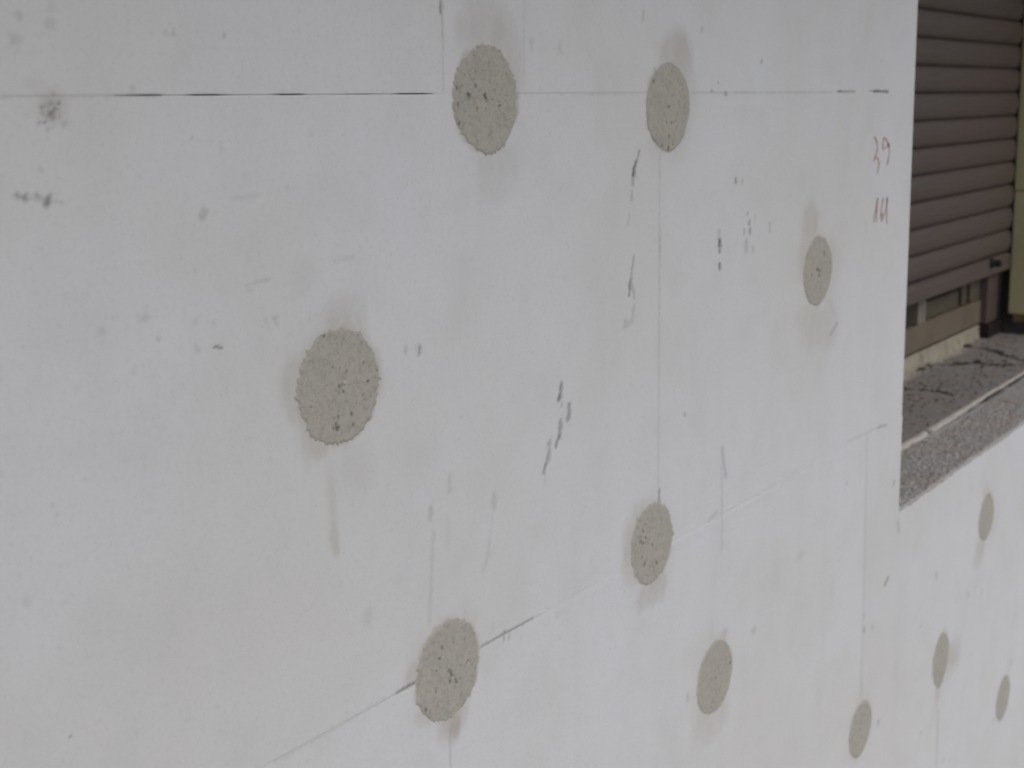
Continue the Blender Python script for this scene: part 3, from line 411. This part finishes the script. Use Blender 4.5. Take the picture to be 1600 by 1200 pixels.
# ---- mortar patches
TH = ('round grey mortar patch on the upper joint under the filler strip', 'smaller grey mortar patch on the upper joint, beside the topmost one',
      'large round mortar patch with a white fleck and a pale drip below', 'pitted mortar patch below and left of the red pencil numbers',
      'mortar patch where the fine upright seam meets the slanting joint', 'pitted mortar patch on the slanting joint with one black hole at its edge',
      'smooth leaning mortar patch low in the middle of the boards', 'mortar patch at the foot of the long pale seam below the window corner',
      'small narrow mortar patch just below the window corner', 'smudged ragged mortar patch with a tail running down',
      'smallest darkest mortar patch at the far low end')
def patch(k, cx, cz, R, rough, pits):
    nr, ns = 46, 288
    r = np.concatenate([np.linspace(0, .9, nr-12), np.linspace(.91, 1., 12)]); th = np.linspace(0, 2*math.pi, ns, endpoint=False)
    rs = np.random.RandomState(40+k)
    prof = 1+.030*vnoise(np.cos(th)*1.8+9, np.sin(th)*1.8+9, k)+(.25+rough)*(.026*vnoise(np.cos(th)*7+30, np.sin(th)*7+30, k+1)+.022*vnoise(np.cos(th)*20+60, np.sin(th)*20+60, k+2)+.012*vnoise(np.cos(th)*45+90, np.sin(th)*45+90, k+3))
    if rough > .6:
        for _ in range(5): a_ = rs.rand()*6.28; prof += .05*np.exp(-((np.angle(np.exp(1j*(th-a_))))/.025)**2)
    if k == 0: prof += .11*np.exp(-((np.angle(np.exp(1j*(th-.06))))/.04)**2)
    if k == 2: prof += .09*np.exp(-((np.angle(np.exp(1j*(th+.06))))/.025)**2)+.05*np.exp(-((np.angle(np.exp(1j*(th-3.15))))/.03)**2)
    if k == 4: prof += .10*np.exp(-((np.angle(np.exp(1j*(th+.02))))/.05)**2)
    if k == 9: prof *= (1-.20*np.abs(np.cos(th)))*(1+.06*vnoise(np.cos(th)*9+3, np.sin(th)*9+5, 99))
    if k >= 7: prof *= 1-.04*np.abs(np.sin(2*th))
    A, RR = np.meshgrid(th, r[1:])
    PX = RR*R*prof[None]*np.cos(A)+cx; PZ = RR*R*prof[None]*np.sin(A)+cz
    Y = -.0009*(1-sstep(.95, 1., RR))-.0005*fbm(PX*110, PZ*110, k, 4)-.0005*fbm(PX*25, PZ*35, k+9, 2)-.0002
    pit = np.zeros_like(Y)
    allp = [(a_, b_, c_*1.05, .8) for a_, b_, c_ in pits]
    n = int(70*(.3+rough)) if k < 9 else 12
    for _ in range(n):
        a_, q_ = rs.rand()*6.28, math.sqrt(rs.rand())*.95
        allp.append((cx+R*q_*math.cos(a_), cz+R*q_*math.sin(a_), rs.uniform(.35, .9), rs.uniform(.05, .4)**1.1))
    for a_, b_, c_, s_ in allp:
        d = np.hypot(PX-a_, (PZ-b_)*.8)*1000/c_*(1+.25*vnoise(PX*900, PZ*900, 5))
        v = 1-sstep(.45, 1.15, d); Y += .0045*s_*v*(1-.9*sstep(.80, .86, RR)); pit = np.maximum(pit, v*s_)
    if k == 2:
        d = np.hypot(PX+.1168, PZ+.2205)*1000/2.; Y -= .0012*(1-sstep(.3, 1, d))
    V = [np.array([[cx, Y[0].mean(), cz]]), np.stack([PX.ravel(), Y.ravel(), PZ.ravel()], 1)]
    last = np.stack([PX[-1]*1., np.full(ns, .004), PZ[-1]*1.], 1); V.append(last)
    V = np.concatenate(V); V[:, 2] += H
    m_ = nr-1; i = 1+np.arange(m_*ns).reshape(m_, ns); i = np.concatenate([i, 1+m_*ns+np.arange(ns)[None]])
    j = np.roll(i, -1, 1)
    q = np.stack([i[:-1], j[:-1], j[1:], i[1:]], -1).reshape(-1, 4)[:, ::-1]
    tri = np.stack([np.zeros(ns, int), i[0], j[0], j[0]], 1)
    faces = [tuple(map(int, t[:3])) for t in tri[:, [0, 2, 1]]]
    faces += [tuple(map(int, t)) for t in q]
    # outward side is -Y
    o = mesh('mortar_patch', V, [f_[::-1] for f_ in faces], PATCH, wall, True, {'pit': np.concatenate([[0], pit.ravel(), np.zeros(ns)])})
    o['label'] = TH[k]
for k, p in enumerate(PATCHES): patch(k, *p)

# white fleck in the large patch
def blob(name, c, r, mat, parent, seed=0, flat=(1, 1, 1), amt=.3):
    rs = random.Random(seed); V = []; n, m_ = 8, 5
    for i in range(m_):
        ph = math.pi*(i+.5)/m_
        for j in range(n):
            t = 2*math.pi*j/n; k = r*(1+rs.uniform(-amt, amt))
            V.append((c[0]+k*math.sin(ph)*math.cos(t)*flat[0], c[1]+k*math.sin(ph)*math.sin(t)*flat[1], c[2]+k*math.cos(ph)*flat[2]))
    Fs = [(i*n+j, (i+1)*n+j, (i+1)*n+(j+1) % n, i*n+(j+1) % n) for i in range(m_-1) for j in range(n)]
    Fs += [tuple(range(n)), tuple(range((m_-1)*n, m_*n))[::-1]]
    if name is None: return V, Fs
    return mesh(name, V, Fs, mat, parent, True)
blob('plaster_fleck', (-.1168, -.001, -.2205+H), .0022, LIME, wall, 3, (1, .7, 1))

# ---- pencilled numbers
def number(name, polys, label, wd=.0012):
    V, Fs = [], []
    for pts in polys:
        P = [np.array(p) for p in pts]
        # subdivide and smooth a little
        Q = []
        for a_, b_ in zip(P[:-1], P[1:]):
            for t in np.linspace(0, 1, 5)[:-1]: Q.append(a_*(1-t)+b_*t)
        Q.append(P[-1]); Q = np.array(Q)
        for _ in range(2): Q[1:-1] = .25*Q[:-2]+.5*Q[1:-1]+.25*Q[2:]
        T = np.gradient(Q, axis=0); T /= np.linalg.norm(T, axis=1)[:, None]+1e-9; Nn = np.stack([-T[:, 1], T[:, 0]], 1)
        w_ = wd*(.75+.5*rng.rand(len(Q)))[:, None]; b0 = len(V)
        for a_, b_ in zip(Q-Nn*w_, Q+Nn*w_):
            V += [(a_[0], -.0011, a_[1]+H), (b_[0], -.0011, b_[1]+H)]
        n = len(Q)
        for k in range(n-1): Fs.append((b0+2*k, b0+2*k+1, b0+2*k+3, b0+2*k+2))
    o = mesh(name, V, Fs, REDP, wall); o['label'] = label
    return o
number('pencil_number', DIGITS['39'], 'faded red pencilled number 39 near the window edge')
number('pencil_number', DIGITS['161'], 'faded red pencilled number 161 under the other number')

# ---- rough mortar bedded on the cut top of the boards
bed = root('mortar_bed', 'rough grey mortar strip smeared between white foam edge and window sill', 'mortar', (WL, 0, H+WT))
def bed_piece(x0, x1, seed, smooth):
    xs = np.arange(x0, x1, .0022); ys = np.linspace(-.0004, .1255, 58); X, Y = np.meshgrid(xs, ys)
    edge = .004*fbm(xs*25, xs*0, seed, 3)+.003*vnoise(xs*160, xs*0, seed)
    Y = Y.copy(); Y[0] += .0015+np.clip(edge, -.0012, .01); Y[1] += .5*np.clip(edge, 0, .01)
    k = .45 if smooth else 1.
    Z = .0012+k*(.0020*fbm(X*45, Y*45, seed+3, 4)+.0014*vnoise(X*260, Y*260, seed+5))+.003*sstep(.03, .11, Y)
    Z -= .004*(1-sstep(0, .006, Y))
    gap = 1-sstep(.0045, .0075, abs(Y-(np.interp(X, [1.8, 1.9], [.1165, .1190])-.0020*vnoise(X*30, X*0, 4)))); gs = sstep(1.80, 1.88, X)+.3*(sstep(1.45, 1.5, X)-sstep(1.84, 1.9, X))*sstep(-.2, .4, vnoise(X*22, X*0, 9))
    Z -= .020*gap*gs; pit = gap*np.clip(gs, 0, 1)  # trench depth, with its shade painted along it
    V = np.stack([X.ravel()-WL, Y.ravel(), Z.ravel()], 1)
    ny, nx = X.shape; idx = np.arange(nx*ny).reshape(ny, nx)
    q = np.stack([idx[:-1, :-1], idx[:-1, 1:], idx[1:, 1:], idx[1:, :-1]], -1).reshape(-1, 4)
    # skirts
    rim = np.concatenate([idx[0], idx[1:, -1], idx[-1, -2::-1], idx[-2:0:-1, 0]]); lo = V[rim].copy(); lo[:, 2] = -.006 if False else -.0002
    n0 = len(V); V = np.concatenate([V, lo]); r_ = np.arange(len(rim)); r1 = (r_+1) % len(rim)
    q = np.concatenate([q, np.stack([rim[r1], rim[r_], n0+r_, n0+r1], 1)])
    return mesh('mortar_layer', V, q, BED, bed, False, {'pit': np.concatenate([pit.ravel(), np.zeros(len(rim))])})
bed_piece(WL+.001, 2.0165, 3, False)
o = bed_piece(2.0195, WR-.001, 31, True); o['label'] = 'smoother mortar strip beyond the seam'

# ---- window sill
SZ = -.6465
sill = root('window_sill', 'worn reddish grey stone sill with crumbling cracks in front of the shutter', 'window sill', (1.2, .127, H+SZ))
CR = [[(2.03, .385), (2.0, .30), (2.013, .265), (2.014, .22), (1.99, .19)], [(2.26, .385), (2.225, .338), (2.298, .335), (2.347, .287), (2.386, .253), (2.365, .207), (2.42, .16)],
      [(2.62, .38), (2.597, .345), (2.58, .29), (2.544, .253), (2.49, .2), (2.46, .155)]]
def sill_mesh():
    xs = np.arange(1.15, WR-.002, .0028); ys = np.linspace(.127, .43, 116); X, Y = np.meshgrid(xs, ys)
    Z = .0012*fbm(X*14, Y*14, 2, 4)+.0007*vnoise(X*150, Y*150, 6)-.003*(1-sstep(.127, .133, Y))
    pit = np.zeros_like(X); dust = np.zeros_like(X)
    for n_, pl in enumerate(CR):
        for (ax, ay), (bx_, by) in zip(pl[:-1], pl[1:]):
            L2 = (bx_-ax)**2+(by-ay)**2
            t = np.clip(((X-ax)*(bx_-ax)+(Y-ay)*(by-ay))/L2, 0, 1)
            d = np.hypot(X-ax-t*(bx_-ax), Y-ay-t*(by-ay))+.006*vnoise(X*70, Y*70, 8+n_)
            s_ = (1-sstep(.0, .0045, d))*np.clip(.7+1.2*vnoise(X*28, Y*28, 3+n_), 0, 1); Z -= .005*s_; pit = np.maximum(pit, s_*.95)
            Z += .0022*(1-sstep(.006, .022, d))*np.clip(vnoise(X*90, Y*90, 4), 0, 1)
    ch = (1-sstep(.006, .013, abs(X-1.657+.25*(Y-.127))))*(1-sstep(.134, .150, Y+.004*vnoise(X*200, Y*200, 3))); Z -= .004*ch; pit = np.maximum(pit, .75*ch)
    for _ in range(90):
        a_, b_ = rng.uniform(1.45, 2.8), rng.uniform(.135, .37); rr = rng.uniform(.002, .006)
        v = 1-sstep(.4, 1.1, np.hypot((X-a_)/1.5, Y-b_)/rr); Z -= .002*v; pit = np.maximum(pit, .7*v)
    dust = .95*sstep(.318, .352, Y+.012*fbm(X*18, Y*18, 12))*(1-sstep(2.45, 2.75, X))
    dust = np.maximum(dust, .5*(1-sstep(.129, .14, Y+.004*vnoise(X*60, Y*60, 2)))*(1-sstep(1.95, 2.2, X)))
    V = np.stack([X.ravel()-1.2, Y.ravel()-.127, Z.ravel()], 1); ny, nx = X.shape; idx = np.arange(nx*ny).reshape(ny, nx)
    q = np.stack([idx[:-1, :-1], idx[:-1, 1:], idx[1:, 1:], idx[1:, :-1]], -1).reshape(-1, 4)
    rim = np.concatenate([idx[0], idx[1:, -1], idx[-1, -2::-1], idx[-2:0:-1, 0]]); lo = V[rim].copy(); lo[:, 2] = -.03
    m_ = len(rim); n0 = len(V); V = np.concatenate([V, V[rim], lo]); r_ = np.arange(m_); r1 = (r_+1) % m_
    q = np.concatenate([q, np.stack([n0+r1, n0+r_, n0+m_+r_, n0+m_+r1], 1)])
    z = np.zeros(2*m_)
    return mesh('stone_slab', V, q, STONE, sill, False, {'pit': np.concatenate([pit.ravel(), z+.85]), 'dust': np.concatenate([dust.ravel(), z])})  # slab sides coloured dark as shade in the trench
sill_mesh()
def lime_edge(x0, x1, seed):
    """whitish broken edge along the nose of the sill, thinning out towards the far end"""
    xs = np.arange(x0, x1, .003); n = len(xs)
    h = np.interp(xs, [1.2, 1.5, 1.62, 1.75, 1.95, 2.1, 2.3], [.0130, .0125, .0115, .0095, .0055, .0035, .002])+.0018*vnoise(xs*60, xs*0, seed)
    tp = -.0005+.0012*vnoise(xs*25, xs*0, seed+1)
    yo = np.interp(xs, [1.2, 1.8, 1.9, 2.3], [-.0035, -.004, -.0008, -.0004])+.0014*vnoise(xs*40, xs*0+2, seed)*(xs < 1.85)
    sec = [(.004, 0, 1), (.0, 0, 1), (1, -.12, 0), (1, -.85, 0), (.0, -1.1, 0)]
    V = []
    for i in range(n):
        V += [(xs[i], .133, tp[i]+.0012), (xs[i], .127+yo[i]*.4, tp[i]+.001), (xs[i], .127+yo[i], tp[i]-.2*h[i]), (xs[i], .127+yo[i]*.8, tp[i]-.85*h[i]), (xs[i], .128, tp[i]-h[i])]
    V = np.array(V)-np.array([1.2, .127, 0]); Fs = []
    for i in range(n-1):
        for k in range(4): Fs.append((i*5+k, i*5+k+1, (i+1)*5+k+1, (i+1)*5+k))
    Fs += [(0, 4, 3, 2, 1), tuple(range((n-1)*5, n*5))]
    o = mesh('sill_edge', V, Fs, LIME, sill, True); return o
lime_edge(1.16, 1.642, 3)['label'] = 'whitish broken sill edge, near piece'
lime_edge(1.672, 2.34, 8)['label'] = 'whitish broken sill edge tapering away'

# loose crumbs on the sill, along its cracks
V, Fs = [], []
rr = random.Random(5)
def crumb(x, y, r, zoff=0):
    v, f_ = blob(None, (x, y, H+SZ+r*.35+zoff), r, None, None, rr.random(), (1.25, 1, .62), .35); b0 = len(V)
    V.extend(v); Fs.extend([tuple(b0+i for i in q) for q in f_])
for pl in CR:
    for (ax, ay), (bx_, by) in zip(pl[:-1], pl[1:]):
        L = math.hypot(bx_-ax, by-ay)
        for _ in range(int(L*260)):
            t = rr.random(); crumb(ax+(bx_-ax)*t+rr.gauss(0, .006), ay+(by-ay)*t+rr.gauss(0, .006), rr.uniform(.0012, .0042))
for x, y, r in ((2.252, .3723, .006), (2.227, .3355, .008), (2.235, .342, .006), (2.298, .341, .007), (2.347, .287, .006), (2.386, .253, .009), (2.365, .207, .008), (2.6026, .3773, .008), (2.597, .347, .008), (2.544, .2532, .007), (2.34, .235, .005), (2.44, .21, .005), (2.33, .30, .005)):
    for _ in range(3): crumb(x+rr.gauss(0, .005), y+rr.gauss(0, .005), r*rr.uniform(.5, 1))
for _ in range(420): crumb(rr.uniform(1.5, 2.8), rr.uniform(.14, .40), rr.uniform(.0008, .0026))
o = mesh('mortar_crumbs', V, Fs, CRUMB); o['kind'] = 'stuff'; o['label'] = 'dark mortar crumbs scattered along the cracks of the stone sill'; o['category'] = 'rubble'

# ================================================================== window behind the shutter
win = root('house_window', 'khaki framed window showing only below the lowered brown shutter', 'window', (WL+.1, .36, H-.64))
box('bottom_rail', 1.16, 2.86, .362, .42, -.6065, -.5425, FRAME, win, .003)
def fillet():
    xs = np.linspace(1.16, 2.735, 320); t = np.linspace(0, 1, 14); X, T = np.meshgrid(xs, t)
    nz = .0018*fbm(X*30, T*3, 5, 4)+.003*vnoise(X*6, T*2, 7)
    fade = 1-sstep(2.5, 2.73, X)
    Y = .3615-.0125*(.35+.65*fade)*(1-T)**1.6+.5*nz*(1-T); Z = -.6475+.0385*T**1.15+nz*.5*(1-T)*T
    V = np.stack([X.ravel()-(WL+.1), Y.ravel()-.36, Z.ravel()+.64], 1); ny, nx = X.shape; idx = np.arange(nx*ny).reshape(ny, nx)
    q = np.stack([idx[:-1, :-1], idx[:-1, 1:], idx[1:, 1:], idx[1:, :-1]], -1).reshape(-1, 4)
    o = mesh('sill_fillet', V, q, GLAZE, win, True); o['label'] = 'pale smeared strip along the foot of the window frame'
    md = o.modifiers.new('thick', 'SOLIDIFY'); md.thickness = .004; md.offset = -1
fillet()
box('sash_rail', 2.310, 2.60, .378, .41, -.5422, -.50, SASH, win, .002)['label'] = 'sash rail right of the pale upright'
box('sash_rail', 1.16, 2.215, .380, .41, -.5422, -.532, SASH, win, .002)
box('upright', 2.250, 2.272, .3605, .42, -.5420, .9, PALE, win, .002)
box('upright', 2.282, 2.306, .3625, .42, -.5420, .9, PALE, win, .002)
box('stile', 2.218, 2.232, .388, .42, -.5275, .9, SASH, win, .002)
box('stile', 2.62, 2.655, .374, .42, -.5420, .9, SASH, win, .002)
box('jamb', 2.665, 2.74, .3655, .42, -.5415, .9, SASH, win, .003)
box('pane', 1.16, 2.2155, .392, .398, -.5275, .9, GLASS, win, .0005); box('pane', 2.307, 2.6195, .390, .396, -.4995, .9, GLASS, win, .0005)
box('head_rail', 1.16, 2.80, .362, .42, .901, .96, FRAME, win, .003)
# room behind the panes
room = root('dim_room', 'dim room interior behind the shuttered window panes', 'room', (2, .6, H-.7)); room['kind'] = 'structure'
box('room_wall', .9, 3.1, 2.6, 2.64, -1.2, 1.2, ROOMW, room); box('room_wall', .86, .899, .57, 2.6, -1.2, 1.2, ROOMW, room); box('room_wall', 3.101, 3.14, .57, 2.6, -1.2, 1.2, ROOMW, room)
box('room_ceiling', .86, 3.14, .57, 2.64, 1.201, 1.24, ROOMW, room); box('room_floor', .86, 3.14, .57, 2.64, -1.24, -1.201, ROOMW, room)

# ---- roller shutter
sh = root('roller_shutter', 'dull brown roller shutter of convex slats lowered almost to the sill', 'shutter', (1.2, .32, H-.466))
def slat_mesh():
    # profile in (y, z), z down from 0 to -.06
    pr = [(.0100, .0010), (.0035, .0004), (.0010, -.0012), (-.0020, -.006), (-.0042, -.014), (-.0050, -.024), (-.0046, -.034), (-.0028, -.045), (.0000, -.0525), (.0042, -.0570), (.0085, -.0586), (.0100, -.0586)]
    xs = [1.17, 2.826]; V = [(x-1.2, y+.0, z) for x in xs for y, z in pr]; n = len(pr)
    Fs = [(i, i+1, n+i+1, n+i) for i in range(n-1)]+[(n-1, 0, n, 2*n-1), tuple(range(n))[::-1], tuple(range(n, 2*n))]
    me = bpy.data.meshes.new('slat'); me.from_pydata(V, [], Fs); me.materials.append(SHUTTER)
    for p in me.polygons: p.use_smooth = True
    me.set_sharp_from_angle(angle=math.radians(35)) if hasattr(me, 'set_sharp_from_angle') else None
    return me
SM = slat_mesh()
for k in range(22):
    o = link(bpy.data.objects.new('slat', SM), sh); o.location = (random.uniform(-.001, .001), random.uniform(-.0004, .0004), .466-.42+.06*(k+1))
V = [(x-1.2, y, z) for x in (1.17, 2.826) for y, z in ((.010, .046), (.001, .0455), (-.004, .041), (-.0055, .03), (-.0055, .004), (-.003, 0), (.010, 0))]
Fs = [(i, i+1, 8+i, 7+i) for i in range(6)]+[(6, 0, 7, 13), tuple(range(7))[::-1], tuple(range(7, 14))]
mesh('bottom_bar', V, Fs, SHUTTER, sh)
# rubber stop on the bottom bar: round buffer with a collar
def lathe(name, cx, cz, prof, mat, parent, n=24):
    V, Fs = [], []
    for y, r in prof:
        for j in range(n): t = 2*math.pi*j/n; V.append((cx+r*math.cos(t), y, cz+r*math.sin(t)))
    m_ = len(prof)
    Fs = [(i*n+j, i*n+(j+1) % n, (i+1)*n+(j+1) % n, (i+1)*n+j) for i in range(m_-1) for j in range(n)]+[tuple(range(n))[::-1], tuple(range((m_-1)*n, m_*n))]
    return mesh(name, V, Fs, mat, parent, True)
lathe('stopper', 2.655-1.2, .466-.432, [(-.005, .013), (-.009, .013), (-.010, .0095), (-.024, .009), (-.029, .0085), (-.031, .006)], RUBBER, sh)

# post, guide and foot block in the far corner
post = root('shutter_guide', 'brown upright shutter guide in the far corner beside the yellow board', 'guide rail', (2.78, .35, H-.61))
box('rail', 2.742, 2.83, .3435, .42, -.607, .96, POST, post, .003)
box('foot_block', 2.742, 2.86, .335, .43, -.6455, -.6075, DARKW, post, .003)
box('side_groove', 2.8305, 2.86, .34, .42, -.607, .96, DARKW, post, .002)

# ---- far reveal lined with yellow boards
rev = root('reveal_lining', 'yellowish foam boards lining the far side of the window opening', 'reveal board', (2.84, .16, H-.59))
box('yellow_board', 2.84, 2.8595, .0005, .3175, -.5895, -.2585, YELLOW, rev, .002)
box('yellow_board', 2.84, 2.8595, .0005, .3185, -.2565, .235, YELLOW, rev, .002)
box('yellow_board', 2.84, 2.8595, .0005, .318, .237, .93, YELLOW, rev, .002)
box('timber_strip', 2.842, 2.8595, .0005, .305, -.612, -.5905, TIMBER, rev, .002)
# ---- unseen slab added overhead to darken the top of the wall
shade_slab = root('added_shade_slab', 'unseen concrete slab added overhead to shade the top of the foam boards', 'added_shade_slab', (-.5, -.5, H+1.12))
box('slab', -4.2, 3.4, -1.25, .119, 1.12, 1.30, CONC, shade_slab, .006)
box('shade_slab_rim', -4.2, 3.4, -1.25, -1.13, 1.3005, 1.42, CONC, shade_slab, .006)
# shutter box over the opening
sb = root('shutter_box', 'grey boxed housing above the brown roller shutter', 'shutter box', (2, .3, H+.93))
box('casing', 1.147, 2.858, .1215, .42, .961, .9995, MASON, sb, .003)
